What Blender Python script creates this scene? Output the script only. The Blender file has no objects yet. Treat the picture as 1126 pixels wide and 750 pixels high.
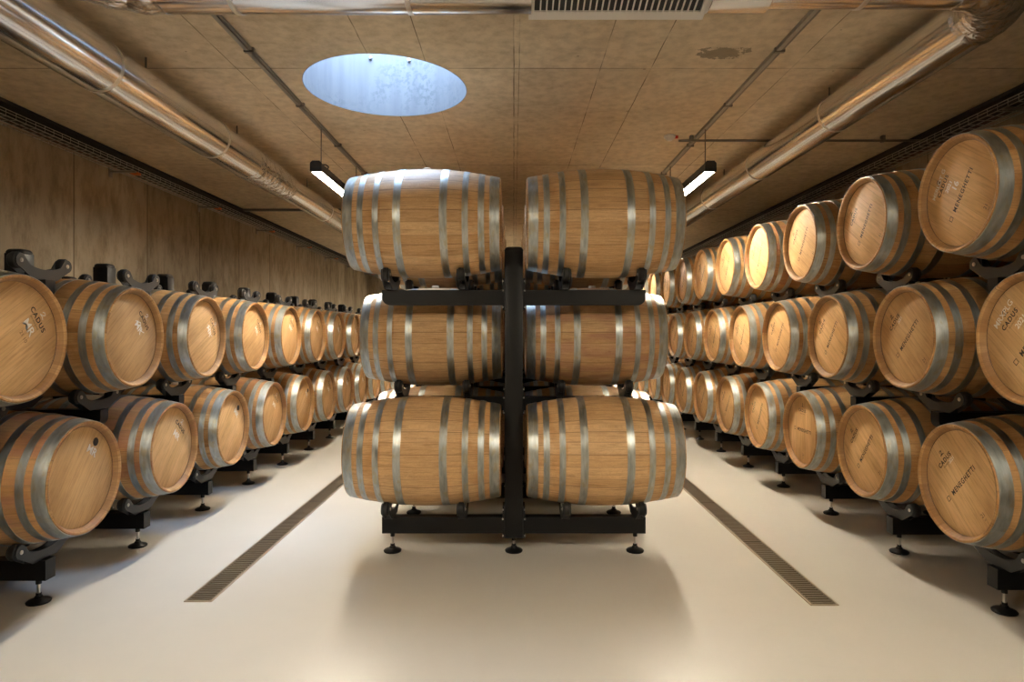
import bpy, bmesh, math, random
from mathutils import Vector, Matrix
random.seed(7)
PI = math.pi
scene = bpy.context.scene
COL = scene.collection
CH = 1.417            # camera height above the floor
CEIL = CH + 1.78
XL, XR, Y0, Y1 = -4.07, 3.83, -2.6, 19.0
P = 0.885             # pitch of the barrels along a row
ROWS = [CH - 0.757, CH - 0.022, CH + 0.712]      # heights of the barrel axes
BL, BR, ER = 0.965, 0.35, 0.293                  # barrel length, bilge and end radius

# ------------------------------------------------------------------ materials
def new_mat(name):
    m = bpy.data.materials.new(name); m.use_nodes = True
    nt = m.node_tree
    return m, nt, nt.nodes['Principled BSDF']
class N:
    def __init__(s, nt): s.nt = nt
    def n(s, t, **kw):
        x = s.nt.nodes.new(t)
        for k, v in kw.items(): setattr(x, k, v)
        return x
    def link(s, a, b): s.nt.links.new(a, b)
    def math(s, op, a, b=None, c=None):
        x = s.n('ShaderNodeMath', operation=op)
        for i, v in enumerate((a, b, c)):
            if v is None: continue
            if isinstance(v, (int, float)): x.inputs[i].default_value = v
            else: s.link(v, x.inputs[i])
        return x.outputs[0]
    def mix(s, f, a, b, blend='MIX'):
        x = s.n('ShaderNodeMix', data_type='RGBA', blend_type=blend)
        for i, v in ((0, f), (6, a), (7, b)):
            if isinstance(v, (int, float)): x.inputs[i].default_value = v
            elif isinstance(v, tuple): x.inputs[i].default_value = (*v, 1)
            else: s.link(v, x.inputs[i])
        return x.outputs[2]
    def ramp(s, f, stops):
        x = s.n('ShaderNodeValToRGB')
        e = x.color_ramp.elements
        while len(e) < len(stops): e.new(0.5)
        for k, (p, c) in enumerate(stops):
            e[k].position = p; e[k].color = (*c, 1)
        s.link(f, x.inputs[0]); return x.outputs[0]
    def noise(s, vec, scale, detail=4, rough=0.55, dist=0.0):
        x = s.n('ShaderNodeTexNoise')
        x.inputs['Scale'].default_value = scale; x.inputs['Detail'].default_value = detail
        x.inputs['Roughness'].default_value = rough; x.inputs['Distortion'].default_value = dist
        s.link(vec, x.inputs['Vector']); return x.outputs[0]
    def comb(s, x, y, z):
        c = s.n('ShaderNodeCombineXYZ')
        for i, v in enumerate((x, y, z)):
            if isinstance(v, (int, float)): c.inputs[i].default_value = v
            else: s.link(v, c.inputs[i])
        return c.outputs[0]
    def obj(s):
        t = s.n('ShaderNodeTexCoord'); p = s.n('ShaderNodeSeparateXYZ')
        s.link(t.outputs['Object'], p.inputs[0])
        return t.outputs['Object'], p.outputs[0], p.outputs[1], p.outputs[2]
    def rnd(s): return s.n('ShaderNodeObjectInfo').outputs['Random']
    def bump(s, h, bsdf, strength=0.2, dist=0.01):
        b = s.n('ShaderNodeBump'); b.inputs['Strength'].default_value = strength
        b.inputs['Distance'].default_value = dist
        s.link(h, b.inputs['Height']); s.link(b.outputs[0], bsdf.inputs['Normal'])
def simple(name, c, rough=0.5, metal=0.0, emit=None, estr=0):
    m, nt, b = new_mat(name)
    b.inputs['Base Color'].default_value = (*c, 1); b.inputs['Roughness'].default_value = rough
    b.inputs['Metallic'].default_value = metal
    if emit:
        b.inputs['Emission Color'].default_value = (*emit, 1); b.inputs['Emission Strength'].default_value = estr
    return m

def stave_mat(name, tones, red=0.0):
    m, nt, b = new_mat(name); g = N(nt)
    vec, x, y, z = g.obj(); r = g.rnd()
    ang = g.math('ARCTAN2', y, z)
    a = g.math('MULTIPLY_ADD', ang, 30 / (2 * PI), 15.5)
    warp = g.noise(g.comb(0, 0, a), 1.3, 1)
    a2 = g.math('ADD', a, g.math('MULTIPLY', warp, 1.1))
    idx = g.math('FLOOR', a2); fr = g.math('FRACT', a2)
    wn = g.n('ShaderNodeTexWhiteNoise', noise_dimensions='2D')
    g.link(g.comb(idx, g.math('MULTIPLY', r, 57.0), 0), wn.inputs['Vector'])
    col = g.ramp(wn.outputs['Value'], tones)
    gr = g.noise(g.comb(g.math('MULTIPLY', x, 2.2), g.math('MULTIPLY', a2, 2.6), g.math('MULTIPLY', r, 40)), 3.2, 6, 0.62, 0.5)
    col = g.mix(0.85, col, g.ramp(gr, [(0.3, (0.62, 0.56, 0.50)), (0.5, (0.98, 0.97, 0.95)), (0.7, (1.14, 1.12, 1.08))]), 'MULTIPLY')
    cath = g.noise(g.comb(g.math('MULTIPLY', x, 9), g.math('MULTIPLY', a2, 1.6), g.math('ADD', r, 3)), 2.2, 3, 0.6, 1.6)
    col = g.mix(0.6, col, g.ramp(cath, [(0.40, (1, 1, 1)), (0.52, (0.86, 0.80, 0.72)), (0.58, (1, 1, 1))]), 'MULTIPLY')
    # weathered ends next to the chime
    e = g.math('ABSOLUTE', x)
    endm = g.math('MULTIPLY', g.math('GREATER_THAN', e, 0.24), g.ramp(g.noise(vec, 9, 3), [(0.40, (0, 0, 0)), (0.62, (0.75, 0.75, 0.75))]))
    col = g.mix(endm, col, g.mix(1.0, col, (0.83, 0.70, 0.54), 'MULTIPLY'))
    rm = g.math('MULTIPLY', 1.0 if red else g.math('GREATER_THAN', g.math('FRACT', g.math('MULTIPLY', r, 7.3)), 0.88), g.ramp(g.noise(g.comb(x, g.math('MULTIPLY', a2, 0.3), r), 3, 2), ([(0.42, (0, 0, 0)), (0.62, (0.48, 0.48, 0.48))] if red else [(0.45, (0, 0, 0)), (0.7, (0.5, 0.5, 0.5))])))
    col = g.mix(rm, col, (0.33, 0.13, 0.10))
    seam = g.math('LESS_THAN', g.math('ABSOLUTE', g.math('SUBTRACT', fr, 0.5)), 0.482)
    col = g.mix(seam, (0.27, 0.155, 0.07), col)
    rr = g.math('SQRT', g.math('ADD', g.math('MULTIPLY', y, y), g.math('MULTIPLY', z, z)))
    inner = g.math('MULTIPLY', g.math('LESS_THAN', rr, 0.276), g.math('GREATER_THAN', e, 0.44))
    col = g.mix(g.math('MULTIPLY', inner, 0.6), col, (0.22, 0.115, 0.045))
    croze = g.math('MULTIPLY', inner, g.math('LESS_THAN', e, 0.4500))
    col = g.mix(croze, col, (0.09, 0.045, 0.02))
    v = g.math('MULTIPLY_ADD', g.math('FRACT', g.math('MULTIPLY', r, 13.7)), 0.22, 0.87)
    col = g.mix(1.0, col, g.comb(v, v, v), 'MULTIPLY')
    g.link(col, b.inputs['Base Color'])
    b.inputs['Roughness'].default_value = 0.52
    b.inputs['Specular IOR Level'].default_value = 0.3
    g.bump(g.math('ADD', g.math('MULTIPLY', gr, 0.35), g.math('MULTIPLY', seam, 0.6)), b, 0.25, 0.003)
    return m
def head_mat(name):
    m, nt, b = new_mat(name); g = N(nt)
    vec, x, y, z = g.obj(); r = g.rnd()
    px = g.math('MULTIPLY_ADD', x, 1 / 0.082, 10.5)
    idx = g.math('FLOOR', px); fr = g.math('FRACT', px)
    wn = g.n('ShaderNodeTexWhiteNoise', noise_dimensions='2D')
    g.link(g.comb(idx, g.math('MULTIPLY', r, 91.0), 0), wn.inputs['Vector'])
    col = g.ramp(wn.outputs['Value'], [(0, (0.66, 0.425, 0.205)), (0.5, (0.71, 0.465, 0.232)), (1, (0.76, 0.51, 0.265))])
    gr = g.noise(g.comb(g.math('MULTIPLY', x, 40), g.math('MULTIPLY', y, 2.5), g.math('MULTIPLY', r, 30)), 2.2, 5, 0.6, 0.4)
    col = g.mix(0.9, col, g.ramp(gr, [(0.3, (0.78, 0.72, 0.66)), (0.5, (1, 1, 1)), (0.72, (1.1, 1.08, 1.04))]), 'MULTIPLY')
    bl = g.noise(g.comb(g.math('MULTIPLY', x, 3), g.math('MULTIPLY', y, 1.5), g.math('MULTIPLY', r, 17)), 2.5, 3)
    col = g.mix(0.7, col, g.ramp(bl, [(0.35, (0.85, 0.79, 0.70)), (0.6, (1.04, 1.03, 1.02))]), 'MULTIPLY')
    seam = g.math('LESS_THAN', g.math('ABSOLUTE', g.math('SUBTRACT', fr, 0.5)), 0.492)
    col = g.mix(seam, (0.42, 0.26, 0.12), col)
    v = g.math('MULTIPLY_ADD', g.math('FRACT', g.math('MULTIPLY', r, 23.1)), 0.25, 0.84)
    col = g.mix(1.0, col, g.comb(v, g.math('MULTIPLY', v, 0.99), g.math('MULTIPLY', v, 0.96)), 'MULTIPLY')
    g.link(col, b.inputs['Base Color'])
    b.inputs['Roughness'].default_value = 0.55; b.inputs['Specular IOR Level'].default_value = 0.18
    return m
def hoop_mat():
    m, nt, b = new_mat('galvanised_hoop'); g = N(nt)
    vec, x, y, z = g.obj(); r = g.rnd()
    ang = g.math('ARCTAN2', y, z)
    n1 = g.noise(g.comb(g.math('MULTIPLY', x, 25), g.math('MULTIPLY', ang, 1.5), g.math('MULTIPLY', r, 20)), 2.0, 4)
    col = g.ramp(n1, [(0.3, (0.30, 0.325, 0.315)), (0.6, (0.47, 0.495, 0.485)), (0.8, (0.58, 0.60, 0.59))])
    yel = g.ramp(g.noise(g.comb(g.math('MULTIPLY', x, 18), g.math('MULTIPLY', ang, 3), g.math('MULTIPLY', r, 33)), 1.6, 2), [(0.52, (0, 0, 0)), (0.68, (0.55, 0.55, 0.55))])
    col = g.mix(yel, col, (0.42, 0.35, 0.19))
    g.link(col, b.inputs['Base Color'])
    b.inputs['Metallic'].default_value = 1.0
    g.link(g.math('MULTIPLY_ADD', n1, 0.2, 0.30), b.inputs['Roughness'])
    g.bump(n1, b, 0.12, 0.003)
    return m
def floor_mat():
    m, nt, b = new_mat('cream_screed'); g = N(nt)
    vec, x, y, z = g.obj()
    n1 = g.noise(vec, 0.8, 5); n2 = g.noise(vec, 7, 5)
    col = g.ramp(n1, [(0.3, (0.575, 0.545, 0.49)), (0.7, (0.62, 0.59, 0.53))])
    col = g.mix(0.5, col, g.ramp(n2, [(0.3, (0.97, 0.97, 0.97)), (0.7, (1.01, 1.01, 1.01))]), 'MULTIPLY')
    g.link(col, b.inputs['Base Color'])
    g.link(g.math('MULTIPLY_ADD', n2, 0.08, 0.30), b.inputs['Roughness'])
    b.inputs['Specular IOR Level'].default_value = 0.42
    return m
def line_mask(g, c, at, w):
    return g.math('LESS_THAN', g.math('ABSOLUTE', g.math('SUBTRACT', c, at)), w)
def ceiling_mat():
    m, nt, b = new_mat('board_marked_concrete_ceiling'); g = N(nt)
    vec, x, y, z = g.obj()
    n1 = g.noise(vec, 1.1, 6, 0.6); n2 = g.noise(vec, 14, 5, 0.65)
    col = g.ramp(n1, [(0.28, (0.56, 0.465, 0.335)), (0.52, (0.70, 0.60, 0.445)), (0.75, (0.78, 0.68, 0.52))])
    col = g.mix(0.8, col, g.ramp(n2, [(0.3, (0.72, 0.70, 0.66)), (0.6, (1.05, 1.05, 1.05))]), 'MULTIPLY')
    # slab panels of slightly different tone
    fx = g.math('FLOOR', g.math('MULTIPLY', x, 1 / 0.93)); fy = g.math('FLOOR', g.math('MULTIPLY_ADD', y, 1 / 2.44, -4.27 / 2.44 + 5))
    wn = g.n('ShaderNodeTexWhiteNoise', noise_dimensions='2D'); g.link(g.comb(fx, fy, 0), wn.inputs['Vector'])
    col = g.mix(1.0, col, g.ramp(wn.outputs['Value'], [(0, (0.93, 0.92, 0.90)), (1, (1.04, 1.04, 1.04))]), 'MULTIPLY')
    xx = g.math('ADD', x, g.math('MULTIPLY', g.math('SUBTRACT', g.noise(vec, 2.5, 2), 0.5), 0.012))
    ms = None
    for at, w in ((0, .004), (-.93, .0035), (.92, .0035), (-.58, .003), (.58, .003), (-1.86, .003), (1.86, .003), (-2.8, .003), (2.8, .003), (0.035, .0025)):
        k = line_mask(g, xx, at, w); ms = k if ms is None else g.math('MAXIMUM', ms, k)
    yy = g.math('SUBTRACT', g.math('FRACT', g.math('MULTIPLY_ADD', y, 1 / 2.44, -4.27 / 2.44 + 5.5)), 0.5)
    ms = g.math('MAXIMUM', ms, g.math('LESS_THAN', g.math('ABSOLUTE', yy), 0.0022))
    brk = g.ramp(g.noise(vec, 3, 2), [(0.36, (0.15, 0.15, 0.15)), (0.55, (0.85, 0.85, 0.85))])
    col = g.mix(g.math('MULTIPLY', ms, brk), col, (0.13, 0.095, 0.06))
    # pock marks
    vo = g.n('ShaderNodeTexVoronoi'); vo.inputs['Scale'].default_value = 3.4; g.link(vec, vo.inputs['Vector'])
    pk = g.math('LESS_THAN', g.math('ADD', vo.outputs['Distance'], g.math('MULTIPLY', g.noise(vec, 30, 2), 0.06)), 0.065)
    col = g.mix(g.math('MULTIPLY', pk, 0.5), col, (0.14, 0.105, 0.07))
    # damp patch right of the centre
    dx = g.math('MULTIPLY', g.math('SUBTRACT', x, 1.33), 1 / 0.20); dy = g.math('MULTIPLY', g.math('SUBTRACT', y, 4.03), 1 / 0.085)
    d = g.math('SQRT', g.math('ADD', g.math('MULTIPLY', dx, dx), g.math('MULTIPLY', dy, dy)))
    d = g.math('ADD', d, g.math('MULTIPLY', g.math('SUBTRACT', g.noise(vec, 11, 5, 0.7), 0.5), 2.6))
    st = g.math('LESS_THAN', d, 0.85)
    col = g.mix(g.math('MULTIPLY', st, 0.72), col, (0.115, 0.098, 0.065))
    g.link(col, b.inputs['Base Color']); b.inputs['Roughness'].default_value = 0.75
    b.inputs['Specular IOR Level'].default_value = 0.2
    g.bump(n2, b, 0.15, 0.004)
    return m
def wall_mat():
    m, nt, b = new_mat('cast_concrete_wall'); g = N(nt)
    vec, x, y, z = g.obj()
    n1 = g.noise(g.comb(x, y, g.math('MULTIPLY', z, 0.25)), 1.8, 5)
    n2 = g.noise(g.comb(g.math('MULTIPLY', x, 1), g.math('MULTIPLY', y, 1), g.math('MULTIPLY', z, 0.38)), 9, 6, 0.7)
    col = g.ramp(n1, [(0.28, (0.25, 0.205, 0.145)), (0.52, (0.36, 0.30, 0.22)), (0.75, (0.44, 0.375, 0.285))])
    col = g.mix(0.9, col, g.ramp(n2, [(0.32, (0.60, 0.57, 0.52)), (0.56, (1.04, 1.04, 1.04))]), 'MULTIPLY')
    wn = g.n('ShaderNodeTexWhiteNoise', noise_dimensions='1D')
    g.link(g.math('FLOOR', g.math('MULTIPLY_ADD', y, 1 / 1.18, -5.89 / 1.18 + 10)), wn.inputs['W'])
    col = g.mix(1.0, col, g.ramp(wn.outputs['Value'], [(0, (0.88, 0.87, 0.85)), (1, (1.04, 1.04, 1.04))]), 'MULTIPLY')
    yy = g.math('SUBTRACT', g.math('FRACT', g.math('MULTIPLY_ADD', y, 1 / 1.18, -5.89 / 1.18 + 10.5)), 0.5)
    ms = g.math('LESS_THAN', g.math('ABSOLUTE', yy), 0.009)
    col = g.mix(g.math('MULTIPLY', ms, 0.75), col, (0.12, 0.09, 0.06))
    g.link(col, b.inputs['Base Color']); b.inputs['Roughness'].default_value = 0.8
    b.inputs['Specular IOR Level'].default_value = 0.2
    g.bump(n2, b, 0.2, 0.004)
    return m
def duct_mat(name, crinkle=False):
    m, nt, b = new_mat(name); g = N(nt)
    vec, x, y, z = g.obj()
    b.inputs['Base Color'].default_value = (0.86, 0.87, 0.88, 1)
    b.inputs['Metallic'].default_value = 1.0
    if crinkle:
        b.inputs['Roughness'].default_value = 0.2
        vo = g.n('ShaderNodeTexVoronoi', feature='DISTANCE_TO_EDGE'); vo.inputs['Scale'].default_value = 9
        g.link(vec, vo.inputs['Vector'])
        n = g.noise(vec, 7, 3, 0.6, 0.6)
        g.bump(g.math('ADD', vo.outputs['Distance'], n), b, 0.8, 0.025)
    else:
        b.inputs['Roughness'].default_value = 0.17
        n = g.noise(vec, 1.3, 2); g.bump(n, b, 0.05, 0.02)
    return m
M = {}
OAK = [(0, (0.52, 0.325, 0.155)), (0.35, (0.565, 0.362, 0.18)), (0.7, (0.61, 0.40, 0.208)), (1, (0.66, 0.445, 0.24))]
M['oak'] = stave_mat('oak_staves', OAK)
M['oakred'] = stave_mat('oak_staves_red_stain', OAK, 1.0)
OAK2 = [(0, (0.37, 0.205, 0.080)), (0.35, (0.43, 0.248, 0.102)), (0.7, (0.48, 0.285, 0.122)), (1, (0.55, 0.345, 0.155))]  # darker, more orange oak tones for the side racks
M['oakdark'] = stave_mat('dark_oak_staves', OAK2); M['oakdarkred'] = stave_mat('dark_oak_staves_red_stain', OAK2, 1.0)
M['head'] = head_mat('oak_head')
M['hoop'] = hoop_mat()
M['ink'] = simple('black_ink', (0.03, 0.02, 0.012), 0.6)
M['burn'] = simple('faint_brown_stamp', (0.17, 0.085, 0.03), 0.6)
M['chalk'] = simple('white_chalk', (0.88, 0.82, 0.72), 0.8)
M['hole'] = simple('bung_hole_dark', (0.035, 0.022, 0.015), 0.7)
M['bung'] = simple('silicone_bung', (0.62, 0.52, 0.38), 0.45)
M['bungw'] = simple('wooden_bung', (0.50, 0.32, 0.16), 0.55)
M['black'] = simple('black_powder_coat', (0.0045, 0.0045, 0.005), 0.42)
M['black'].node_tree.nodes['Principled BSDF'].inputs['Specular IOR Level'].default_value = 0.3
M['plate'] = simple('dark_grey_steel_plate', (0.03, 0.032, 0.035), 0.42, 0.3)
M['rubber'] = simple('black_rubber', (0.005, 0.005, 0.005), 0.6)
M['zinc'] = simple('zinc_bolt', (0.62, 0.60, 0.56), 0.3, 1.0)
M['floor'] = floor_mat(); M['ceil'] = ceiling_mat(); M['wall'] = wall_mat()
M['duct'] = duct_mat('polished_duct'); M['foil'] = duct_mat('crinkled_foil', True)
M['tape'] = simple('foil_tape', (0.80, 0.76, 0.68), 0.3, 1.0)
M['grille'] = simple('pale_vent_flange', (0.80, 0.79, 0.77), 0.4, 0.1)
M['darkin'] = simple('vent_and_shadow_dark', (0.012, 0.013, 0.016), 0.7)  # vent slots, and the strips that paint shade along the ceiling edges
M['conduit'] = simple('grey_conduit', (0.17, 0.155, 0.135), 0.4, 0.3)
M['rail'] = simple('galvanised_rail', (0.30, 0.28, 0.25), 0.4, 0.6)
M['wire'] = simple('tray_wire', (0.48, 0.46, 0.43), 0.35, 0.95)
M['cable'] = simple('brown_cable', (0.10, 0.04, 0.025), 0.5)
M['cableb'] = simple('black_cable', (0.02, 0.018, 0.018), 0.5)
M['cablew'] = simple('pale_cable', (0.50, 0.37, 0.29), 0.5)
M['orange'] = simple('orange_clip', (0.75, 0.16, 0.03), 0.5)
M['white'] = simple('white_plastic', (0.75, 0.73, 0.70), 0.4)
M['red'] = simple('red_plastic', (0.6, 0.03, 0.02), 0.4)
M['lampbody'] = simple('black_lamp_housing', (0.018, 0.018, 0.02), 0.4)
M['lamp'] = simple('led_diffuser', (0.9, 0.9, 0.9), 0.5, 0, (1.0, 0.885, 0.70), 212.0)
M['grate'] = simple('drain_bars', (0.20, 0.165, 0.12), 0.42, 0.7)
M['gdark'] = simple('drain_dark', (0.015, 0.012, 0.009), 0.8)
M['gframe'] = simple('drain_frame', (0.50, 0.42, 0.32), 0.35, 0.7)
M['shaft'] = simple('white_painted_shaft', (0.66, 0.68, 0.70), 0.6)
def shaft_tex():
    m = M['shaft']; g = N(m.node_tree); b = m.node_tree.nodes['Principled BSDF']
    vec, x, y, z = g.obj()
    a = g.noise(g.comb(g.math('MULTIPLY', x, 1), g.math('MULTIPLY', y, 1), g.math('MULTIPLY', z, 0.1)), 14, 4)
    c = g.noise(vec, 26, 4, 0.7)
    mk = g.math('MULTIPLY', g.ramp(g.noise(vec, 2.2, 2), [(0.50, (0, 0, 0)), (0.66, (1, 1, 1))]), g.ramp(c, [(0.5, (0, 0, 0)), (0.56, (1, 1, 1))]))
    col = g.ramp(a, [(0.3, (0.118, 0.122, 0.13)), (0.6, (0.142, 0.146, 0.15))])
    col = g.mix(g.math('MULTIPLY', mk, 0.8), col, (0.088, 0.098, 0.105))
    g.link(col, b.inputs['Base Color'])
shaft_tex()

# ------------------------------------------------------------------ mesh builder
class MB:
    def __init__(s): s.bm = bmesh.new(); s.mi = 0
    def _f(s, vs):
        try:
            f = s.bm.faces.new(vs); f.material_index = s.mi; return f
        except ValueError: return None
    def box(s, x0, x1, y0, y1, z0, z1, bev=0.0, seg=2, mat=None):
        t = bmesh.new()
        bmesh.ops.create_cube(t, size=1)
        for v in t.verts:
            v.co = Vector(((x0 + x1) / 2 + v.co.x * (x1 - x0), (y0 + y1) / 2 + v.co.y * (y1 - y0), (z0 + z1) / 2 + v.co.z * (z1 - z0)))
        if bev: bmesh.ops.bevel(t, geom=t.edges[:], offset=bev, segments=seg, affect='EDGES', profile=0.5)
        if mat: bmesh.ops.transform(t, matrix=mat, verts=t.verts)
        s.add(t); t.free(); return s
    def add(s, t):
        mp = {v: s.bm.verts.new(v.co) for v in t.verts}
        for f in t.faces: s._f([mp[v] for v in f.verts])
    def lathe(s, prof, n=48, axis='X', c=(0, 0, 0), close=True):
        """prof: list of (pos along axis, radius)."""
        c = Vector(c); rings = []
        def pt(a, r, th):
            u, v = r * math.cos(th), r * math.sin(th)
            return c + {'X': Vector((a, u, v)), 'Y': Vector((v, a, u)), 'Z': Vector((u, v, a))}[axis]
        for a, r in prof:
            if r < 1e-6: rings.append([s.bm.verts.new(pt(a, 0, 0))])
            else: rings.append([s.bm.verts.new(pt(a, r, 2 * PI * k / n)) for k in range(n)])
        pr = list(zip(rings, rings[1:]))
        if close: pr.append((rings[-1], rings[0]))
        for A, B in pr:
            for k in range(n):
                k2 = (k + 1) % n
                if len(A) == 1 and len(B) == 1: break
                if len(A) == 1: s._f([A[0], B[k], B[k2]])
                elif len(B) == 1: s._f([A[k], B[0], A[k2]])
                else: s._f([A[k], B[k], B[k2], A[k2]])
        return s
    def cyl(s, p, q, r, n=16, r2=None):
        p, q = Vector(p), Vector(q); d = q - p; L = d.length
        R = d.to_track_quat('Z', 'Y').to_matrix().to_4x4(); R.translation = p
        t = MB(); t.lathe([(0, 0), (0, r), (L, r2 if r2 is not None else r), (L, 0)], n, 'Z', close=False)
        bmesh.ops.transform(t.bm, matrix=R, verts=t.bm.verts); s.add(t.bm); t.bm.free(); return s
    def tube(s, pts, rad, n=16, cap=True):
        pts = [Vector(p) for p in pts]
        if isinstance(rad, (int, float)): rad = [rad] * len(pts)
        up = Vector((0, 0, 1)); rings = []
        for i, p in enumerate(pts):
            d = (pts[min(i + 1, len(pts) - 1)] - pts[max(i - 1, 0)]).normalized()
            sx = d.cross(up)
            if sx.length < 1e-3: sx = d.cross(Vector((1, 0, 0)))
            sx.normalize(); sy = sx.cross(d)
            rings.append([s.bm.verts.new(p + rad[i] * (math.cos(2 * PI * k / n) * sx + math.sin(2 * PI * k / n) * sy)) for k in range(n)])
        for A, B in zip(rings, rings[1:]):
            for k in range(n): s._f([A[k], B[k], B[(k + 1) % n], A[(k + 1) % n]])
        if cap: s._f(rings[0]); s._f(list(reversed(rings[-1])))
        return s
    def prism(s, poly, a0, a1, axis='X'):
        def pt(u, v, a): return {'X': (a, u, v), 'Y': (u, a, v), 'Z': (u, v, a)}[axis]
        A = [s.bm.verts.new(pt(u, v, a0)) for u, v in poly]; B = [s.bm.verts.new(pt(u, v, a1)) for u, v in poly]
        n = len(poly)
        for k in range(n): s._f([A[k], A[(k + 1) % n], B[(k + 1) % n], B[k]])
        s._f(A); s._f(list(reversed(B))); return s
    def mesh(s, name, mats, smooth=True, ang=32):
        bmesh.ops.recalc_face_normals(s.bm, faces=s.bm.faces[:])
        me = bpy.data.meshes.new(name); s.bm.to_mesh(me); s.bm.free()
        for m in (mats if isinstance(mats, (list, tuple)) else [mats]): me.materials.append(m)
        if smooth:
            me.polygons.foreach_set('use_smooth', [True] * len(me.polygons))
            me.set_sharp_from_angle(angle=math.radians(ang))
        return me
def ob(name, me, parent=None, loc=(0, 0, 0), rot=None):
    o = bpy.data.objects.new(name, me); COL.objects.link(o)
    if parent: o.parent = parent
    o.location = loc
    if rot is not None: o.rotation_euler = rot
    return o
def empty(name, loc=(0, 0, 0)):
    o = bpy.data.objects.new(name, None); COL.objects.link(o); o.location = loc; o.empty_display_size = 0.1
    return o
def tag(o, label=None, cat=None, group=None, kind=None):
    for k, v in (('label', label), ('category', cat), ('group', group), ('kind', kind)):
        if v: o[k] = v
    return o
def copy_tree(o, parent=None):
    c = o.copy(); COL.objects.link(c); c.parent = parent
    for ch in o.children: copy_tree(ch, c)
    return c

# ------------------------------------------------------------------ the setting
f = MB(); f.box(XL - .2, XR + .2, Y0 - .2, Y1 + .2, -0.2, 0)
tag(ob('floor', f.mesh('floor', M['floor'], False)), kind='structure')
for nm, bx in (('wall_left', (XL - .25, XL, Y0, Y1)), ('wall_right', (XR, XR + .25, Y0, Y1)),
               ('wall_back', (XL - .25, XR + .25, Y1, Y1 + .25)), ('wall_front', (XL - .25, XR + .25, Y0 - .25, Y0))):
    w = MB(); w.box(*bx, 0, CEIL)
    tag(ob(nm, w.mesh(nm, M['wall'], False)), kind='structure')
SX, SY, SR, SH = -0.925, 4.625, 0.583, 1.2
def ring_to_rect():
    a, b, c, d = XL - .25, XR + .25, Y0 - .25, Y1 + .25
    angs = sorted([2 * PI * k / 96 for k in range(96)] + [math.atan2(yy - SY, xx - SX) % (2 * PI) for xx in (a, b) for yy in (c, d)])
    out = []
    for t in angs:
        cx, sy = math.cos(t), math.sin(t)
        k = min(((b - SX) if cx > 0 else (a - SX)) / cx if abs(cx) > 1e-9 else 1e9, ((d - SY) if sy > 0 else (c - SY)) / sy if abs(sy) > 1e-9 else 1e9)
        out.append(((SX + SR * cx, SY + SR * sy), (SX + k * cx, SY + k * sy)))
    return out
cm = MB(); rr = ring_to_rect(); lv = []
for z in (CEIL, CEIL + 0.25):
    lv.append(([cm.bm.verts.new((*i, z)) for i, o in rr], [cm.bm.verts.new((*o, z)) for i, o in rr]))
n = len(rr)
for k in range(n):
    j = (k + 1) % n
    for I, O in lv: cm._f([I[k], O[k], O[j], I[j]])
    cm._f([lv[0][0][k], lv[0][0][j], lv[1][0][j], lv[1][0][k]]); cm._f([lv[0][1][k], lv[0][1][j], lv[1][1][j], lv[1][1][k]])
tag(ob('ceiling', cm.mesh('ceiling', M['ceil'], False)), kind='structure')
# skylight shaft through the slab
sw = empty('window_1', (SX, SY, CEIL)); tag(sw, kind='structure')
s1 = MB(); s1.lathe([(0.0, SR - 0.004), (0.0, SR - 0.001), (0.26, SR - 0.001), (0.26, SR + 0.12), (SH, SR + 0.12), (SH, SR - 0.004)], 96, 'Z')
ob('shaft_lining', s1.mesh('shaft_lining', M['shaft']), sw)
for ax in (-0.23, 0.07):
    b1 = MB(); yy = math.sqrt((SR - .006) ** 2 - ax * ax); b1.cyl((ax, yy, .452), (ax, yy - .02, .452), .013, 12)
    ob('bolt', b1.mesh('bolt', M['zinc']), sw)

# drains
def drain(xc, y0, label):
    t = empty('floor_drain', (xc, y0, 0)); L = 13.5; w = 0.074
    tag(t, label, 'drain', 'slotted drains along the aisles')
    fr = MB()
    for sx in (-1, 1): fr.box(*sorted((sx * w, sx * (w - 0.009))), 0, L, 0, 0.006)
    fr.box(-w, w, -0.009, 0, 0, .006); fr.box(-w, w, L, L + .009, 0, .006)
    ob('frame', fr.mesh('frame', M['gframe'], False), t)
    ch = MB(); ch.box(-w + .009, w - .009, 0, L, 0, .0012)
    ob('channel', ch.mesh('channel', M['gdark'], False), t)
    seg = 1.0; g = MB(); k = 0
    while k < 33:
        yb = 0.010 + k * 0.030; g.box(-w + .010, w - .010, yb, yb + .016, .0013, .0055); k += 1
    for xx in (-.0625, .0555): g.box(xx, xx + .007, .004, .996, .0014, .0056)
    me = g.mesh('grate_section', M['grate'], False)
    for i in range(13): ob('grate_section', me, t, (0, i * seg + .0, 0))
drain(-1.669, 3.37, 'slotted floor drain in the left aisle, left of the centre rack')
drain(1.62, 3.325, 'slotted floor drain in the right aisle, right of the centre rack')

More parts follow.
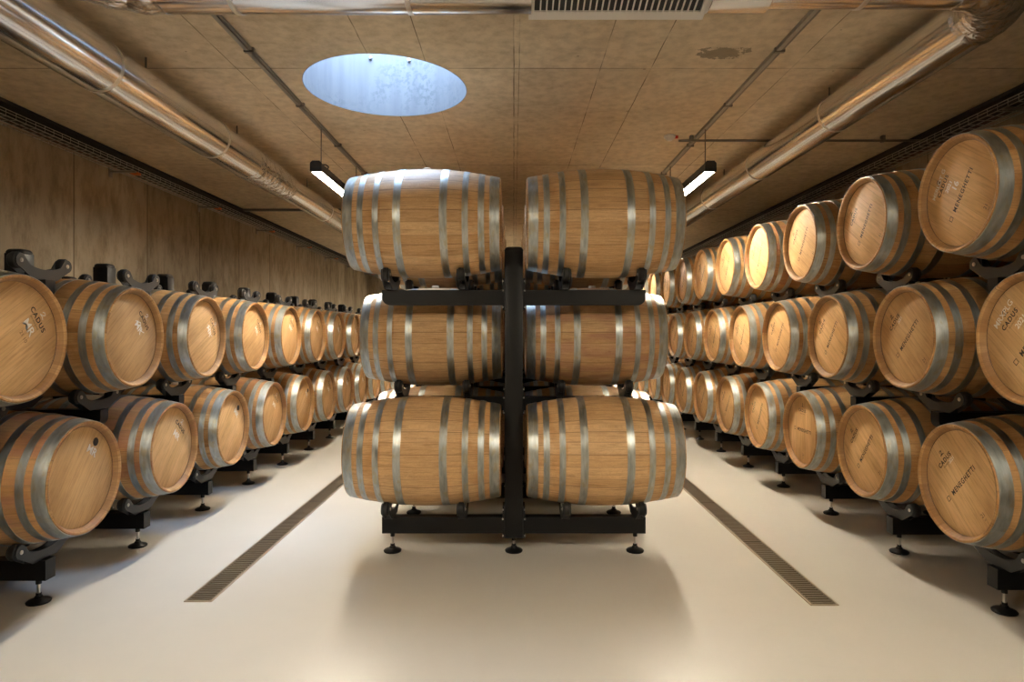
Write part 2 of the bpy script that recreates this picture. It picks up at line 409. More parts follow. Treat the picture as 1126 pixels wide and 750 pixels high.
# ------------------------------------------------------------------ barrels
def rad(x): return BR - (BR - ER) * (abs(x) / (BL / 2)) ** 1.9
def stave_mesh():
    b = MB(); H = BL / 2; pr = []
    K = 26
    pr += [(-H + .040, .262), (-H + .022, .266), (-H + .001, .281), (-H, .284), (-H + .001, ER - .002)]
    for k in range(1, K): pr.append((-H + BL * k / K, rad(-H + BL * k / K)))
    pr += [(H - .001, ER - .002), (H, .284), (H - .001, .281), (H - .022, .266), (H - .040, .262)]
    b.lathe(pr, 90, 'X', close=False)
    return b.mesh('staves', M['oak'], True, 40)
def hoop_mesh(x0, x1, rivets=2):
    b = MB(); t = .0022; q = []
    for k in range(4): xx = x0 + (x1 - x0) * k / 3; q.append((xx, rad(xx) + t))
    q = [(x0, rad(x0) - .001)] + q + [(x1, rad(x1) - .001)]
    b.lathe(q, 72, 'X', close=False)
    xm = (x0 + x1) / 2
    for i in range(rivets):          # riveted lap
        th = 0.52 * PI + 0.085 * i
        r = rad(xm) + t
        p = Vector((xm, r * math.cos(th), r * math.sin(th))); d = Vector((0, math.cos(th), math.sin(th)))
        b.cyl(p - d * .001, p + d * .0035, .0055, 8, .003)
    # lap end of the strip
    a = [0.52 * PI - .05 + .012 * k for k in range(16)]
    for k in range(15):
        vs = []
        for (xx, aa) in ((x0, a[k]), (x1, a[k]), (x1, a[k + 1]), (x0, a[k + 1])):
            r = rad(xx) + t + .0016; vs.append(b.bm.verts.new((xx, r * math.cos(aa), r * math.sin(aa))))
        b._f(vs)
    return b.mesh('hoop', M['hoop'], True, 40)
H = BL / 2
HOOPS = []
for a, c in ((H - .066, H - .007), (H - .135, H - .098), (H - .231, H - .194), (H - .366, H - .320)):
    HOOPS += [hoop_mesh(a, c), hoop_mesh(-c, -a)]
STAVES = stave_mesh()
STAVES_RED = STAVES.copy(); STAVES_RED.materials[0] = M['oakred']
STAVES_DARK = STAVES.copy(); STAVES_DARK.materials[0] = M['oakdark']
STAVES_DARK_RED = STAVES.copy(); STAVES_DARK_RED.materials[0] = M['oakdarkred']
# lettering
def text_mesh(txt, size, bold=0.0, sp=1.0):
    cu = bpy.data.curves.new('t', 'FONT'); cu.body = txt; cu.size = size; cu.align_x = 'CENTER'; cu.align_y = 'CENTER'
    cu.offset = bold; cu.space_character = sp; cu.resolution_u = 3
    o = bpy.data.objects.new('t', cu); COL.objects.link(o)
    bpy.context.view_layer.update()
    me = bpy.data.meshes.new_from_object(o.evaluated_get(bpy.context.evaluated_depsgraph_get()))
    bpy.data.objects.remove(o); bpy.data.curves.remove(cu)
    return me
def put_text(b, txt, size, x, y, mat, rot=0, bold=0.0, sp=1.0, z=.0006, sx=1.0):
    me = text_mesh(txt, size, bold, sp); c, s = math.cos(rot), math.sin(rot)
    vs = [b.bm.verts.new((x + c * v.co.x * sx - s * v.co.y, y + s * v.co.x * sx + c * v.co.y, z)) for v in me.vertices]
    b.mi = mat
    for p in me.polygons: b._f([vs[i] for i in p.vertices])
    b.mi = 0; bpy.data.meshes.remove(me)
def stroke(b, pts, w, mat, z=.0008):
    b.mi = mat
    for (x0, y0), (x1, y1) in zip(pts, pts[1:]):
        d = Vector((x1 - x0, y1 - y0)); 
        if d.length < 1e-6: continue
        nrm = Vector((-d.y, d.x)).normalized() * w / 2; e = d.normalized() * w * .3
        b._f([b.bm.verts.new((x0 - e.x + nrm.x, y0 - e.y + nrm.y, z)), b.bm.verts.new((x0 - e.x - nrm.x, y0 - e.y - nrm.y, z)),
              b.bm.verts.new((x1 + e.x - nrm.x, y1 + e.y - nrm.y, z)), b.bm.verts.new((x1 + e.x + nrm.x, y1 + e.y + nrm.y, z))])
    b.mi = 0
def scrawl(b, txt, size, x, y, rot, bold=.0012):
    put_text(b, txt, size, x, y, 3, rot, bold, 0.98, .0010)
def crest(b, x, y, s, mat=2):
    pts = [(x - .4 * s, y + .3 * s), (x - .1 * s, y + .6 * s), (x + .25 * s, y + .45 * s), (x + .1 * s, y + .1 * s), (x - .45 * s, y - .3 * s), (x + .1 * s, y - .2 * s), (x + .5 * s, y - .35 * s)]
    stroke(b, pts, s * .16, mat)
def head_base():
    b = MB(); b.lathe([(-.022, 0), (-.022, .2655), (-.0015, .2655), (0, .262), (0, 0)], 64, 'Z', close=False); return b
HM = [M['head'], M['ink'], M['burn'], M['chalk'], M['hole']]
def head_mesh(kind):
    b = head_base()
    if kind.startswith('R'):
        put_text(b, 'CADUS', .034, -.015, .150, 1, 0, .0009, 1.2)
        crest(b, -.01, .190, .028, 1)
        put_text(b, 'BOURGOGNE', .012, -.01, .125, 2)
        put_text(b, 'MENEGHETTI', .037, .020, -.004, 1, 0, .0009, 1.25, sx=.88)
        s = .022; X = -.137; Y = -.004
        stroke(b, [(X - s / 2, Y - s / 2), (X + s / 2, Y - s / 2), (X + s / 2, Y + s / 2), (X - s / 2, Y + s / 2), (X - s / 2, Y - s / 2)], .0032, 1)
        put_text(b, '21', .030, .01, -.197, 1); put_text(b, 'MT', .013, .01, -.222, 2)
        if kind == 'R1':
            scrawl(b, 'MERLOT G', .036, -.02, .185, .05, .0009); scrawl(b, '2021', .034, .0, .105, -.03, .0009); scrawl(b, '16', .052, .02, .060, 0, .0014)
        if kind == 'R2':
            scrawl(b, 'MRXPLG', .042, -.02, .195, .05, .0004); scrawl(b, '2021', .038, .02, .095, 0, .0006); scrawl(b, '14', .052, .03, .048, 0, .0008)
        if kind == 'R3': scrawl(b, '2021', .026, .03, .120, 0, .0003)
    elif kind.startswith('L'):
        if kind != 'L3':
            put_text(b, 'CADUS', .038, 0, .165, 1, 0, .0009, 1.2)
            put_text(b, 'BOURGOGNE', .013, 0, .138, 2)
            crest(b, .0, .203, .032, 3)
        scrawl(b, 'MR', .062, .0, .095 if kind != 'L3' else .150, 0, .0009)
        if kind == 'L1': put_text(b, '21 10', .028, .02, .045, 2)
        if kind == 'L2': stroke(b, [(-.05, .10), (-.01, .13), (.03, .10), (.06, .12)], .005, 3)
        if kind == 'L3':
            b.mi = 4; b.lathe([(.0004, 0), (.0004, .023)], 24, 'Z', (0.0, .205, .0008), close=False); b.mi = 0
    me = b.mesh('head', HM, True, 40); return me
HEADS = {k: head_mesh(k) for k in ('R0', 'R1', 'R2', 'R3', 'L0', 'L1', 'L2', 'L3')}
PLAIN = head_base().mesh('head_plain', HM, True, 40)
bb = MB(); bb.lathe([(-.01, 0), (-.01, .024), (.012, .026), (.017, .022), (.017, 0)], 24, 'Z', close=False)
BUNG = bb.mesh('bung', M['bung'])
bb = MB(); bb.lathe([(-.01, 0), (-.01, .028), (.010, .028), (.010, 0)], 24, 'Z', close=False)
BUNGW = bb.mesh('bung', M['bungw'])
def head_rot(side, roll):
    u, n = (Vector((0, -1, 0)), Vector((-1, 0, 0))) if side < 0 else (Vector((0, 1, 0)), Vector((1, 0, 0)))
    v = Vector((0, 0, 1))
    R = Matrix((u, v, n)).transposed()
    return (R @ Matrix.Rotation(roll, 3, 'Z')).to_euler()
def make_barrel():
    r = empty('wine_barrel')
    z = BR
    ob('staves', STAVES, r, (0, 0, z))
    for h in HOOPS: ob('hoop', h, r, (0, 0, z))
    for s in (-1, 1): ob('head', PLAIN, r, (s * (H - .036), 0, z), head_rot(s, 0.6 * s))
    ob('bung', BUNG, r, (0, 0, z + BR))
    return r
proto = make_barrel(); first = [True]
def place_barrel(x, y, zc, label, group, face=0, head=None, roll=0.0, wooden=False, red=False):
    if first[0]: o = proto; first[0] = False
    else: o = copy_tree(proto)
    o.location = (x, y, zc - BR)
    spin = random.uniform(-.9, .9)
    hs = sorted([c for c in o.children if c.name.startswith('head')], key=lambda c: c.location.x)
    for c in hs:
        s = -1 if c.location.x < 0 else 1
        if face == s: c.data = head; c.rotation_euler = head_rot(s, roll)
    for c in o.children:
        if c.name.startswith('hoop'): c.rotation_euler = (spin + random.choice((0, 0, .3, -.2)), 0, 0)
        if c.name.startswith('staves'): c.data = (STAVES_DARK_RED if red else STAVES_DARK) if face else (STAVES_RED if red else STAVES)
        if wooden and c.name.startswith('bung'): c.data = BUNGW
    tag(o, label, 'barrel', group)
    return o
ORD = ['nearest', 'second', 'third', 'fourth', 'fifth', 'sixth', 'seventh', 'eighth', 'ninth', 'tenth', 'eleventh', 'twelfth', 'thirteenth']
ZR0, ZL0, ZC0 = 3.24, 3.36, 4.15
XH_R, XH_L = 2.24, -2.25
XC_R, XC_L = XH_R + H, XH_L - H
NSIDE, NC = 11, 9
# right rack: three levels
spec = {(0, 0): ('R3', .84), (0, 1): ('R0', .95), (0, 2): ('R0', -.02), (0, 3): ('R0', 1.05), (0, 4): ('R0', .9),
        (1, 0): ('R2', .86), (1, 1): ('R3', .84), (1, 2): ('R0', .95), (1, 3): ('R0', 1.0), (1, 4): ('R0', 1.1), (1, 5): ('R0', 1.1),
        (2, 0): ('R1', 1.0), (2, 1): ('R0', 1.0), (2, 2): ('R0', 1.0), (2, 3): ('R0', 1.1), (2, 4): ('R0', 1.0)}
look = {(0, 0): 'oak barrel stamped in black, nearest in bottom row of right rack',
        (0, 2): 'oak wine barrel whose head lettering runs level, third in bottom row of right rack',
        (1, 0): 'oak barrel with chalk lettering cut by right picture edge, middle row of right rack',
        (2, 0): 'big oak barrel with chalk letters and 16, top row of right rack at far right'}
lev = ['bottom', 'middle', 'top']
for L in range(3):
    off = -P / 2 if L == 1 else 0
    for k in range(-1, NSIDE):
        hd, ro = spec.get((L, k), ('R0' if k < 8 else 'R0', random.uniform(.8, 1.15)))
        if k < 0: lb = 'oak barrel before the nearest visible one in %s row of right rack' % lev[L]
        else: lb = look.get((L, k), 'oak wine barrel, %s from the front in %s row of the right rack' % (ORD[k], lev[L]))
        if k == NSIDE - 1: lb = 'oak wine barrel at far back end of %s row of the right rack' % lev[L]
        place_barrel(XC_R, ZR0 + off + k * P, ROWS[L], lb, 'oak barrels in the right rack', -1, HEADS[hd], ro)
specL = {(0, 0): ('L3', -.62), (0, 1): ('L0', -.75), (0, 2): ('L3', -.8), (0, 4): ('L3', -.9), (1, 0): ('L1', -1.0), (1, 1): ('L2', -.9), (1, 2): ('L2', -1.1), (1, 3): ('L0', -1.0)}
lookL = {(0, 0): 'oak barrel with dark bung in its head, nearest in bottom row of left rack',
         (1, 0): 'oak barrel with chalk MR cut by the left picture edge, upper row of left rack',
         (0, 2): 'oak barrel with dark bung hole in its head, third in bottom row of left rack'}
lev = ['bottom', 'upper']
for L in range(2):
    off = -P / 2 if L == 1 else 0
    for k in range(-1, NSIDE):
        hd, ro = specL.get((L, k), ('L0' if k % 2 else 'L2', random.uniform(-1.15, -.6)))
        if k < 0: lb = 'oak barrel before the nearest visible one in %s row of left rack' % lev[L]
        else: lb = lookL.get((L, k), 'oak wine barrel, %s from the front in %s row of the left rack' % (ORD[k], lev[L]))
        if k == NSIDE - 1: lb = 'oak wine barrel at far back end of %s row of the left rack' % lev[L]
        place_barrel(XC_L, ZL0 + off + k * P, ROWS[L], lb, 'oak barrels in the left rack', 1, HEADS[hd], ro, red=(L == 0 and k in (0, 1)))
lev = ['bottom', 'middle', 'top']
lookC = {(2, -1): 'oak barrel tinted blue by the skylight, front of top row, left of the black post',
         (2, 1): 'broad oak barrel seen side on, front of top row, right of the black post',
         (1, -1): 'oak barrel seen side on, front of middle row, left of the black post',
         (1, 1): 'oak barrel with a reddish stain, front of middle row, right of the black post',
         (0, -1): 'pale oak barrel seen side on, front of bottom row, left of the black post',
         (0, 1): 'oak barrel with streaked hoops, front of bottom row, right of the black post'}
for L in range(3):
    off = P / 2 if L == 1 else 0
    for sx in (-1, 1):
        for k in range(NC):
            sd = 'left' if sx < 0 else 'right'
            lb = lookC[(L, sx)] if k == 0 else 'oak barrel, %s from front, %s row of centre rack, %s side' % (ORD[k], lev[L], sd)
            place_barrel(sx * .565, ZC0 + off + k * P, ROWS[L], lb, 'oak barrels in the centre rack', wooden=(L == 0), red=(L == 1 and k == 0 and sx > 0))

# ------------------------------------------------------------------ rack frames
WY, WZ, WR = .165, -.341, .042       # wheel centres relative to the barrel axis
def cradle_mesh():
    b = MB(); r = .035; pts = []
    base = -.4275
    # right lobe, then concave saddle, then left lobe, flat bottom
    for k in range(11):
        t = -0.42 * PI + k * (1.25 * PI) / 10; pts.append((WY + r * math.cos(t), WZ + r * math.sin(t)))
    for k in range(1, 12):
        t = k / 12; yy = (WY - r * .9) * (1 - 2 * t); pts.append((yy, -.376 + .026 * (abs(yy) / (WY - r)) ** 2))
    for k in range(11):
        t = 0.17 * PI + k * (1.25 * PI) / 10; pts.append((-WY + r * math.cos(t), WZ + r * math.sin(t)))
    pts += [(-.085, base), (.085, base)]
    # ensure counterclockwise order: lobe R (bottom->top), saddle to left, lobe L, bottom
    for x0 in (-.026, .020): b.prism(pts, x0, x0 + .006, 'X')
    b.box(-.020, .020, -.085, .085, -.4275, -.395)
    return b.mesh('cradle', M['plate'], True, 30)
def wheel_mesh():
    b = MB(); b.lathe([(-.018, 0), (-.018, WR - .006), (-.013, WR), (.013, WR), (.018, WR - .006), (.018, 0)], 28, 'X', close=False)
    b2 = b
    return b.mesh('wheel', M['rubber'], True, 35)
def bolt_mesh():
    b = MB(); b.cyl((-.031, 0, 0), (.031, 0, 0), .007, 10); b.cyl((-.0285, 0, 0), (.0285, 0, 0), .011, 16)
    return b.mesh('axle_bolt', M['zinc'], True, 30)
CR, WH, AB = cradle_mesh(), wheel_mesh(), bolt_mesh()
POST = .118
def arm_mesh(up):
    # arm along +x from the post to x=.85, height .1, lower tip corner rounded on upper levels; origin at arm top centre
    b = MB(); x0, x1 = POST / 2 + .001, .852
    if up:
        r = .05; poly = [(x0, 0), (x0, -.098)] + [(x1 - r + r * math.sin(t), -.098 + r - r * math.cos(t)) for t in [k * PI / 12 for k in range(7)]] + [(x1, 0)]
    else: poly = [(x0, 0), (x0, -.105), (x1, -.105), (x1, 0)]
    b.prism(poly, -.036, .036, 'Y')
    # flange at the post, with bolt heads
    b.box(x0, x0 + .012, -.058, .058, -.125, .075)
    b.mi = 1
    for zz in (.055, -.005, -.112):
        b.cyl((x0 + .011, -.050, zz), (x0 + .011, -.064, zz), .006, 8); b.cyl((x0 + .011, .050, zz), (x0 + .011, .064, zz), .006, 8)
    return b.mesh('arm', [M['black'], M['zinc']], True, 30)
ARM_LOW, ARM_UP = arm_mesh(False), arm_mesh(True)
def foot_mesh(top):
    b = MB(); b.mi = 0
    b.lathe([(0, 0), (0, .056), (.008, .058), (.014, .052), (.026, .022), (.036, .016), (.036, 0)], 28, 'Z', close=False)
    b.mi = 1; b.cyl((0, 0, .034), (0, 0, top), .0085, 12)
    b.mi = 0; b.cyl((0, 0, top - .028), (0, 0, top), .014, 12); b.cyl((0, 0, .034), (0, 0, .05), .014, 6)
    return b.mesh('foot', [M['black'], M['zinc']], True, 30)
ATOP = [z - .429 for z in ROWS]                 # tops of the arms
FOOT = foot_mesh(ATOP[0] - .105)
PFOOT = foot_mesh(.10)
def post_mesh(top):
    b = MB(); h = POST / 2
    b.box(-h, h, -.055, .055, .10, top - .03, .004)
    return b.mesh('post', M['black'], True, 30)
def cap_mesh():
    b = MB(); h = POST / 2
    b.box(-h - .002, h + .002, -.057, .057, -.05, .0, .028, 5); return b.mesh('post_cap', M['rubber'], True, 50)
CAP = cap_mesh()
PT_FULL, PT_HALF = CH + .563, CH + .42
PM_FULL, PM_HALF = post_mesh(PT_FULL), post_mesh(PT_HALF)
WX = .235
def make_frame(sides, levels, full):
    r = empty('barrel_rack_frame')
    ob('post', PM_FULL if full else PM_HALF, r)
    ob('post_cap', CAP, r, (0, 0, (PT_FULL if full else PT_HALF)))
    ob('foot', PFOOT, r)
    for s in sides:
        for L in levels:
            a = ob('arm', ARM_LOW if L == 0 else ARM_UP, r, (0, 0, ATOP[L]), (0, 0, 0 if s > 0 else PI))
            for xx in (.565 - WX, .565 + WX):
                c = ob('cradle', CR, r, (s * xx, 0, ROWS[L])); c['label'] = 'dark grey saddle bracket with two rubber wheels'
                for w in (-1, 1):
                    ob('wheel', WH, c, (0, w * WY, WZ)); ob('axle_bolt', AB, c, (0, w * WY, WZ))
            if L == 0: ob('foot', FOOT, r, (s * .79, 0, 0))
    return r
def frame_run(x, y0, cnt, sides, levels, full, lab, grp, far=None):
    p = None
    for k in range(*cnt):
        if p is None: p = o = make_frame(sides, levels, full)
        else: o = copy_tree(p)
        o.location = (x, y0 + k * P, 0)
        nm = ORD[k]
        if k < 0: nm = 'before the nearest visible one'
        elif '%s from' not in lab: nm += ' from front'
        tag(o, lab % nm, 'rack frame', grp)
frame_run(0, ZC0, (0, NC), (-1, 1), (0, 2), True, 'tall black post with arms under bottom and top barrels, centre rack, %s from front', 'tall frames of the centre rack')
frame_run(0, ZC0 + P / 2, (0, NC), (-1, 1), (1,), False, 'short black post with arms under middle barrels only, centre rack, %s from front', 'short frames of the centre rack')
xr, xl = XC_R + .565, XC_L - .565
frame_run(xr, ZR0, (-1, NSIDE), (-1,), (0, 2), True, 'black frame under bottom and top barrels, right rack, %s', 'tall frames of the right rack')
frame_run(xr, ZR0 - P / 2, (-1, NSIDE), (-1,), (1,), False, 'black frame carrying a middle row barrel, right rack, %s', 'short frames of the right rack')
frame_run(xl, ZL0, (-1, NSIDE), (1,), (0, 2), True, 'black frame with empty wheeled saddles on top, left rack, %s', 'tall frames of the left rack')
frame_run(xl, ZL0 - P / 2, (-1, NSIDE), (1,), (1,), False, 'black frame carrying an upper row barrel, left rack, %s', 'short frames of the left rack')

# ------------------------------------------------------------------ ducts
def arc(cx, cy, r, a0, a1, n, z): return [(cx + r * math.cos(a0 + (a1 - a0) * k / n), cy + r * math.sin(a0 + (a1 - a0) * k / n), z) for k in range(n + 1)]
DLX, DLZ = -2.37, CH + 1.527
DRX, DRZ = 2.28, CH + 1.56
TY, TZ = 2.74, CH + 1.54
dl = empty('air_duct', (DLX, Y0, DLZ)); tag(dl, 'long shiny round ventilation duct under the ceiling above the left rack', 'duct')
b = MB(); b.lathe([(.0, 0), (.0, .15), (5.62 - Y0, .15), (5.62 - Y0, 0)], 48, 'Y', close=False); ob('pipe', b.mesh('pipe', M['duct']), dl)
b = MB(); pr = [(5.62 - Y0, .152)]; 
for k in range(12): pr.append((5.64 - Y0 + k * .085, .153 - .0015 * k + random.uniform(-.003, .003)))
pr.append((6.62 - Y0, .128)); b.lathe([(pr[0][0], .12)] + pr, 48, 'Y', close=False)
o = ob('coupling', b.mesh('coupling', M['foil']), dl); o['label'] = 'crinkled foil coupling where the duct narrows'
b = MB(); b.lathe([(6.6 - Y0, 0), (6.6 - Y0, .127), (Y1 - Y0 - .005, .127), (Y1 - Y0 - .005, 0)], 48, 'Y', close=False); ob('pipe', b.mesh('pipe', M['duct']), dl)
def bands(par, ys, r, y_off, mat=M['tape']):
    for yy in ys:
        b = MB(); b.lathe([(-.013, r - .004), (-.013, r + .002), (-.004, r + .003), (.004, r + .003), (.013, r + .002), (.013, r - .004)], 40, 'Y', close=False)
        ob('joint_band', b.mesh('joint_band', mat), par, (0, yy - y_off, 0))
bands(dl, (.9, 2.2, 3.62, 4.98), .15, Y0); bands(dl, (7.9, 9.2, 10.5, 11.8, 13.1), .127, Y0)
def hangers(par, ys, r, y_off, zc):
    for yy in ys:
        b = MB(); b.cyl((0, yy - y_off, r), (0, yy - y_off, CEIL - zc), .006, 8)
        ob('hanger', b.mesh('hanger', M['conduit']), par)
hangers(dl, (1.3, 4.1, 5.45), .15, Y0, DLZ); hangers(dl, (7.3, 9.9, 12.5), .127, Y0, DLZ)
dr = empty('air_duct', (DRX, 3.14, DRZ)); tag(dr, 'long shiny round ventilation duct under the ceiling above the right rack', 'duct')
b = MB(); b.lathe([(0, 0), (0, .13), (Y1 - 3.145, .13), (Y1 - 3.145, 0)], 48, 'Y', close=False); ob('pipe', b.mesh('pipe', M['duct']), dr)
bands(dr, (4.5, 5.9, 7.3, 8.7, 10.1, 11.5), .13, 3.14); hangers(dr, (4.6, 6.9, 9.5, 12.0), .13, 3.14, DRZ)
# cross duct with elbows and vent
dt = empty('cross_duct', (0, TY, TZ)); tag(dt, 'shiny cross duct with a slotted vent along the top picture edge', 'duct')
b = MB(); b.lathe([(-1.52, 0), (-1.52, .15), (.075, .15), (.075, 0)], 48, 'X', close=False); ob('pipe', b.mesh('pipe', M['duct']), dt)
b = MB(); pts = []
for k in range(25):
    a = k / 24 * PI / 2; pts.append((-1.51 - .36 * math.sin(a), -.36 * (1 - math.cos(a)), -.005 * math.sin(a)))
pts += [(-1.96, -.62, -.01), (-2.10, -.9, -.013), (-2.28, -1.2, -.013)]
b.tube(pts, [.152 + .004 * math.sin(5 * i) for i in range(len(pts))], 40)
o = ob('elbow', b.mesh('elbow', M['foil']), dt); o['label'] = 'crinkled foil elbow'
b = MB(); b.lathe([(.84, 0), (.84, .147), (1.09, .147), (1.10, .133), (1.10, 0)], 48, 'X', close=False); ob('collar', b.mesh('collar', M['duct']), dt)
b = MB(); b.lathe([(1.1, 0), (1.1, .13), (1.91, .13), (1.91, 0)], 48, 'X', close=False); ob('pipe', b.mesh('pipe', M['duct']), dt)
b = MB(); pts = []
for k in range(25):
    a = k / 24 * PI / 2; pts.append((1.90 + .38 * math.sin(a), .38 * (1 - math.cos(a)) + .02 * math.sin(a), (DRZ - TZ) * k / 24))
b.tube(pts, [.133 + .003 * math.sin(4 * i) for i in range(25)], 40)
o = ob('elbow', b.mesh('elbow', M['foil']), dt); o['label'] = 'crinkled foil elbow'
# vent: slotted register let into the lower front of the cross duct
x0, x1 = .07, .842
T = math.radians(15); dy_, dz_ = -math.cos(T), math.sin(T)
hs = MB(); hs.prism([(.118, -.118), (.118 + .196 * dy_, -.118 + .196 * dz_), (-.118, -.02), (-.118, .13), (.118, .13)], x0, x1, 'X')
ob('vent_box', hs.mesh('vent_box', M['grille'], False), dt)
Rr = Matrix(((1, 0, 0, 0), (0, dy_, -dz_, .12), (0, dz_, dy_, -.122), (0, 0, 0, 1)))     # local y runs up the face, z outward
v = MB(); v.box(x0 - .004, x1 + .004, 0, .049, -.004, .010, .002, 2, Rr); v.box(x0, x1, .150, .196, -.004, .010, 0, 2, Rr)
v.box(x0, x0 + .02, .046, .152, -.004, .010, 0, 2, Rr); v.box(x1 - .02, x1, .046, .152, -.004, .010, 0, 2, Rr)
ob('vent_flange', v.mesh('vent_flange', M['grille'], False), dt)
v = MB(); NS = 27
for k in range(1, NS):
    xx = x0 + .02 + (x1 - x0 - .04) * k / NS; v.box(xx - .003, xx + .003, .048, .151, -.001, .009, 0, 2, Rr)
ob('vent_grille', v.mesh('vent_grille', M['grille'], False), dt)
v = MB(); v.box(x0 + .01, x1 - .01, .04, .16, -.003, .0015, 0, 2, Rr); ob('vent_recess', v.mesh('vent_recess', M['darkin'], False), dt)
for xx in (.6, 1.4, -.55, -1.3):
    b = MB(); rr_ = .15 if xx < 0 else .13
    if xx == .6: continue
    b.cyl((xx, 0, rr_), (xx, 0, CEIL - TZ), .006, 8); ob('hanger', b.mesh('hanger', M['conduit']), dt)
    b = MB(); b.lathe([(-.012 + xx + .1, rr_ - .002), (-.010 + xx + .1, rr_ + .003), (.010 + xx + .1, rr_ + .003), (.012 + xx + .1, rr_ - .002)], 40, 'X', close=False); ob('joint_band', b.mesh('joint_band', M['tape']), dt)

# ------------------------------------------------------------------ conduits, lamps
def conduit_run(x, label):
    t = empty('lamp_conduit', (x, 2.0, CEIL)); tag(t, label, 'conduit', 'conduits carrying the lamps')
    b = MB(); b.box(-.016, .012, 0, 15.5, -.024, 0); ob('rail', b.mesh('rail', M['rail'], False), t)
    b = MB(); b.cyl((.024, 0, -.013), (.024, 15.5, -.013), .009, 10); ob('tube', b.mesh('tube', M['conduit']), t)
    for yy in (.9, 1.95, 2.9, 3.95, 5.0, 6.2, 7.6):
        b = MB(); b.box(-.024, .040, yy, yy + .025, -.030, 0, .002); ob('clip', b.mesh('clip', M['conduit'], False), t)
LX_L, LX_R = -1.655, 1.645
conduit_run(LX_L, 'thin metal conduit on the ceiling above the left aisle')
conduit_run(LX_R, 'thin metal conduit on the ceiling above the right aisle')
LT = CH + 1.425
def make_lamp():
    t = empty('linear_lamp')
    b = MB(); b.prism([(-.047, 0), (-.047, -.068), (-.043, -.068), (-.043, -.050), (.043, -.050), (.043, -.068), (.047, -.068), (.047, 0), (.030, .016), (-.030, .016)], 0, 1.5, 'Y')
    for k in range(12): b.box(-.030, .030, .06 + k * .12, .07 + k * .12, .010, .020)
    ob('housing', b.mesh('housing', M['lampbody'], False), t)
    b = MB(); b.prism([(-.042, -.0505), (-.042, -.064), (.042, -.064), (.042, -.0505)], .01, 1.49, 'Y'); ob('diffuser', b.mesh('diffuser', M['lamp'], False), t)
    for yy in (-.012, 1.5):
        b = MB(); b.prism([(-.048, .004), (-.050, -.06), (-.044, -.072), (.044, -.072), (.050, -.06), (.048, .004), (.030, .022), (-.030, .022)], yy, yy + .012, 'Y'); ob('end_cap', b.mesh('end_cap', M['lampbody'], False), t)
    for yy in (.14, 1.36):
        b = MB(); b.cyl((0, yy, .015), (0, yy, CEIL - LT - .023), .005, 8); b.box(-.016, .016, yy - .03, yy + .03, .010, .032, .003)
        ob('suspension_rod', b.mesh('suspension_rod', M['conduit']), t)
    b = MB(); b.tube([(0.0, .14, .03), (.03, .17, .035), (.04, .22, .03), (.02, .26, .02)], .006, 8); ob('plug_lead', b.mesh('plug_lead', M['cableb']), t)
    return t
lp = None
for sx, X in (('left', LX_L), ('right', LX_R)):
    for yy, nm in ((-.35, 'at the front end of the %s aisle'), (5.33, 'hanging over the %s aisle beside the top barrels'), (10.35, 'hanging midway along the %s aisle'), (15.0, 'hanging at the far end of the %s aisle')):
        o = make_lamp() if lp is None else copy_tree(lp)
        if lp is None: lp = o
        o.location = (X, yy, LT); tag(o, 'black linear lamp with bright tube ' + nm % sx, 'lamp', 'linear lamps over the aisles')
# smoke detector and side conduits
t = empty('smoke_detector', (1.40, 5.72, CEIL)); tag(t, 'small round white smoke detector with red band on the ceiling, right of centre', 'smoke detector')
b = MB(); b.lathe([(0, 0), (0, .05), (-.018, .052), (-.018, 0)], 28, 'Z', close=False); ob('base', b.mesh('base', M['white']), t)
b = MB(); b.lathe([(-.0185, 0), (-.0185, .042), (-.032, .036), (-.045, .022), (-.047, 0)], 28, 'Z', close=False); ob('sensor', b.mesh('sensor', M['white']), t)
b = MB(); b.box(.050, .075, -.012, .012, -.025, -.002, .002); ob('plug', b.mesh('plug', M['red']), t)
b = MB(); b.cyl((1.48, 5.72, CEIL - .045), (XR - .005, 5.72, CEIL - .045), .011, 10)
for xx in (1.58, 2.6, 3.3): b.box(xx, xx + .03, 5.70, 5.74, CEIL - .058, CEIL, .002)
tag(ob('side_conduit', b.mesh('side_conduit', M['conduit'])), 'thin grey conduit from the smoke detector to the right wall', 'conduit')
b = MB(); b.box(XL + .22, LX_L - .03, 9.06, 9.11, CEIL - .03, CEIL)
tag(ob('cross_rail', b.mesh('cross_rail', M['conduit'], False)), 'flat grey rail crossing the ceiling behind the left duct', 'rail')
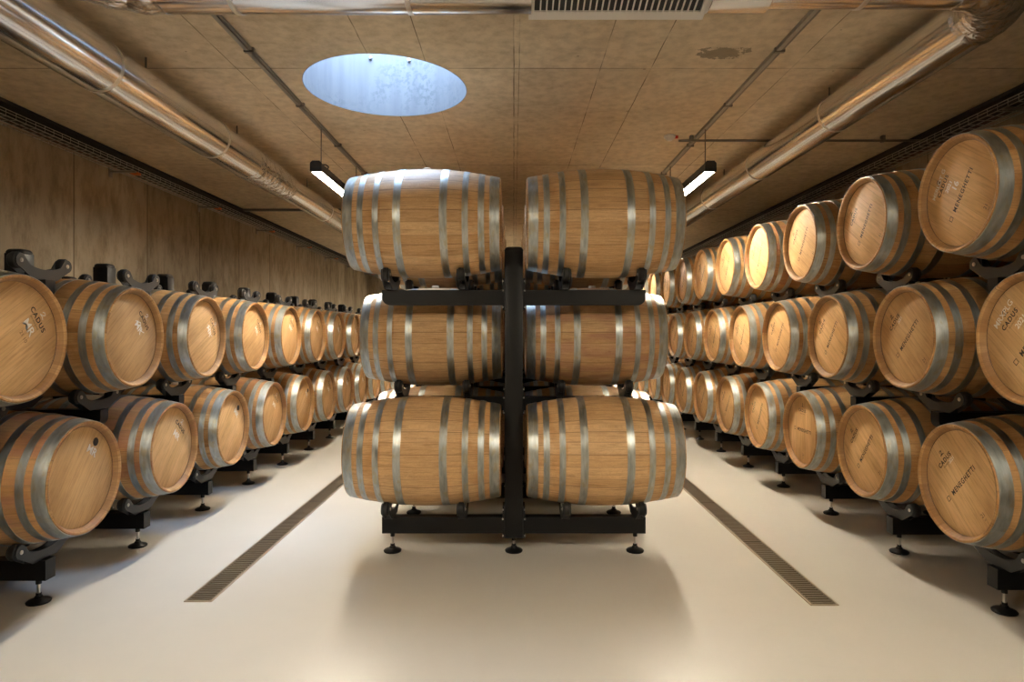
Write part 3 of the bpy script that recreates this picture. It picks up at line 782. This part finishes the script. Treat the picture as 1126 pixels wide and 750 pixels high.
# wire cable trays along the walls
def tray(side, label):
    xw = XL if side < 0 else XR; s = -side            # s points into the room
    tm = MB(); tm.box(*sorted((xw + s * .002, xw + s * .22)), Y0 + .005, Y1 - .005, CEIL - .03, CEIL - .002)  # near-black strip stands in for the shadow gap at the ceiling edge
    tag(ob('shadow_strip_%d' % (1 if side < 0 else 2), tm.mesh('shadow_gap_strip', M['darkin'], False)), kind='structure')
    t = empty('cable_tray', (xw, Y0, CEIL)); tag(t, label, 'cable tray', 'cable trays along the side walls')
    w0, w1 = (.05, .24) if side < 0 else (.05, .26); zb = -.135; L = Y1 - Y0 - .02
    b = MB(); 
    for u, zz in ((w0, zb), (w0 + (w1 - w0) / 3, zb), (w0 + 2 * (w1 - w0) / 3, zb), (w1, zb), (w0, zb + .05), (w1, zb + .05), (w0, zb + .028), (w1, zb + .028)):
        b.cyl((s * u, .01, zz), (s * u, L, zz), .0032, 6)
    k = .1
    while k < L - .05:
        b.tube([(s * w0, k, zb + .05), (s * w0, k, zb - .004), (s * w1, k, zb - .004), (s * w1, k, zb + .05)], .0030, 5); k += .1
    ob('wire_basket', b.mesh('wire_basket', M['wire'], False), t)
    ys = [y for y in (1.0, 2.8, 4.6, 6.4, 8.2, 10.05, 11.9, 13.7, 15.5, 17.3)]
    for y in ys:
        b = MB(); b.box(*sorted((s * .002, s * (w1 + .02))), y - Y0, y - Y0 + .03, zb - .022, zb - .008); b.box(*sorted((s * .002, s * .012)), y - Y0 - .01, y - Y0 + .04, zb - .07, zb + .05)
        ob('bracket', b.mesh('bracket', M['rail'], False), t)
        if side < 0:
            b = MB(); b.box(*sorted((s * (w1 - .05), s * (w1 + .02))), y - Y0 + .03, y - Y0 + .11, zb - .028, zb - .006, .004); o = ob('clip', b.mesh('clip', M['orange']), t); o['label'] = 'orange clip'
    for i, (u, mt, r) in enumerate(((w0 + .02, 'cablew', .014), (w0 + .055, 'cableb', .011), (w0 + .085, 'cable', .010), (w0 + .12, 'cableb', .012), (w0 + .15, 'cableb', .010))):
        pts = []
        k = 0
        while k * .35 < L: pts.append((s * (u + random.uniform(-.006, .006)), .01 + k * .35, zb + r + random.uniform(0, .006))); k += 1
        b = MB(); b.tube(pts, r, 7); ob('cable', b.mesh('cable', M[mt]), t)
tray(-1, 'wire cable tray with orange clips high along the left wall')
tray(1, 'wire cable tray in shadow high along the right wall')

# ------------------------------------------------------------------ daylight
w = bpy.data.worlds.new('sky'); scene.world = w; w.use_nodes = True
bg = w.node_tree.nodes['Background']
bg.inputs[0].default_value = (0.50, 0.69, 1.0, 1); bg.inputs[1].default_value = 46.0
pl = bpy.data.lights.new('skylight_portal', 'AREA'); pl.shape = 'DISK'; pl.size = 2 * SR + .2; pl.cycles.is_portal = True
po = bpy.data.objects.new('skylight_portal', pl); COL.objects.link(po); po.location = (SX, SY, CEIL + SH - .01)

# ------------------------------------------------------------------ camera
cam = bpy.data.cameras.new('camera'); cam.sensor_width = 36; cam.lens = 700 / 1126 * 36
cam.shift_x = -2 / 1126; cam.shift_y = -8 / 1126; cam.clip_start = .02
co = bpy.data.objects.new('camera', cam); COL.objects.link(co); co.location = (0, 0, CH); co.rotation_euler = (PI / 2, 0, 0)
scene.camera = co
vs = scene.view_settings; vs.view_transform = 'Standard'; vs.look = 'None'; vs.gamma = 1; vs.use_curve_mapping = False; vs.exposure = 0.18
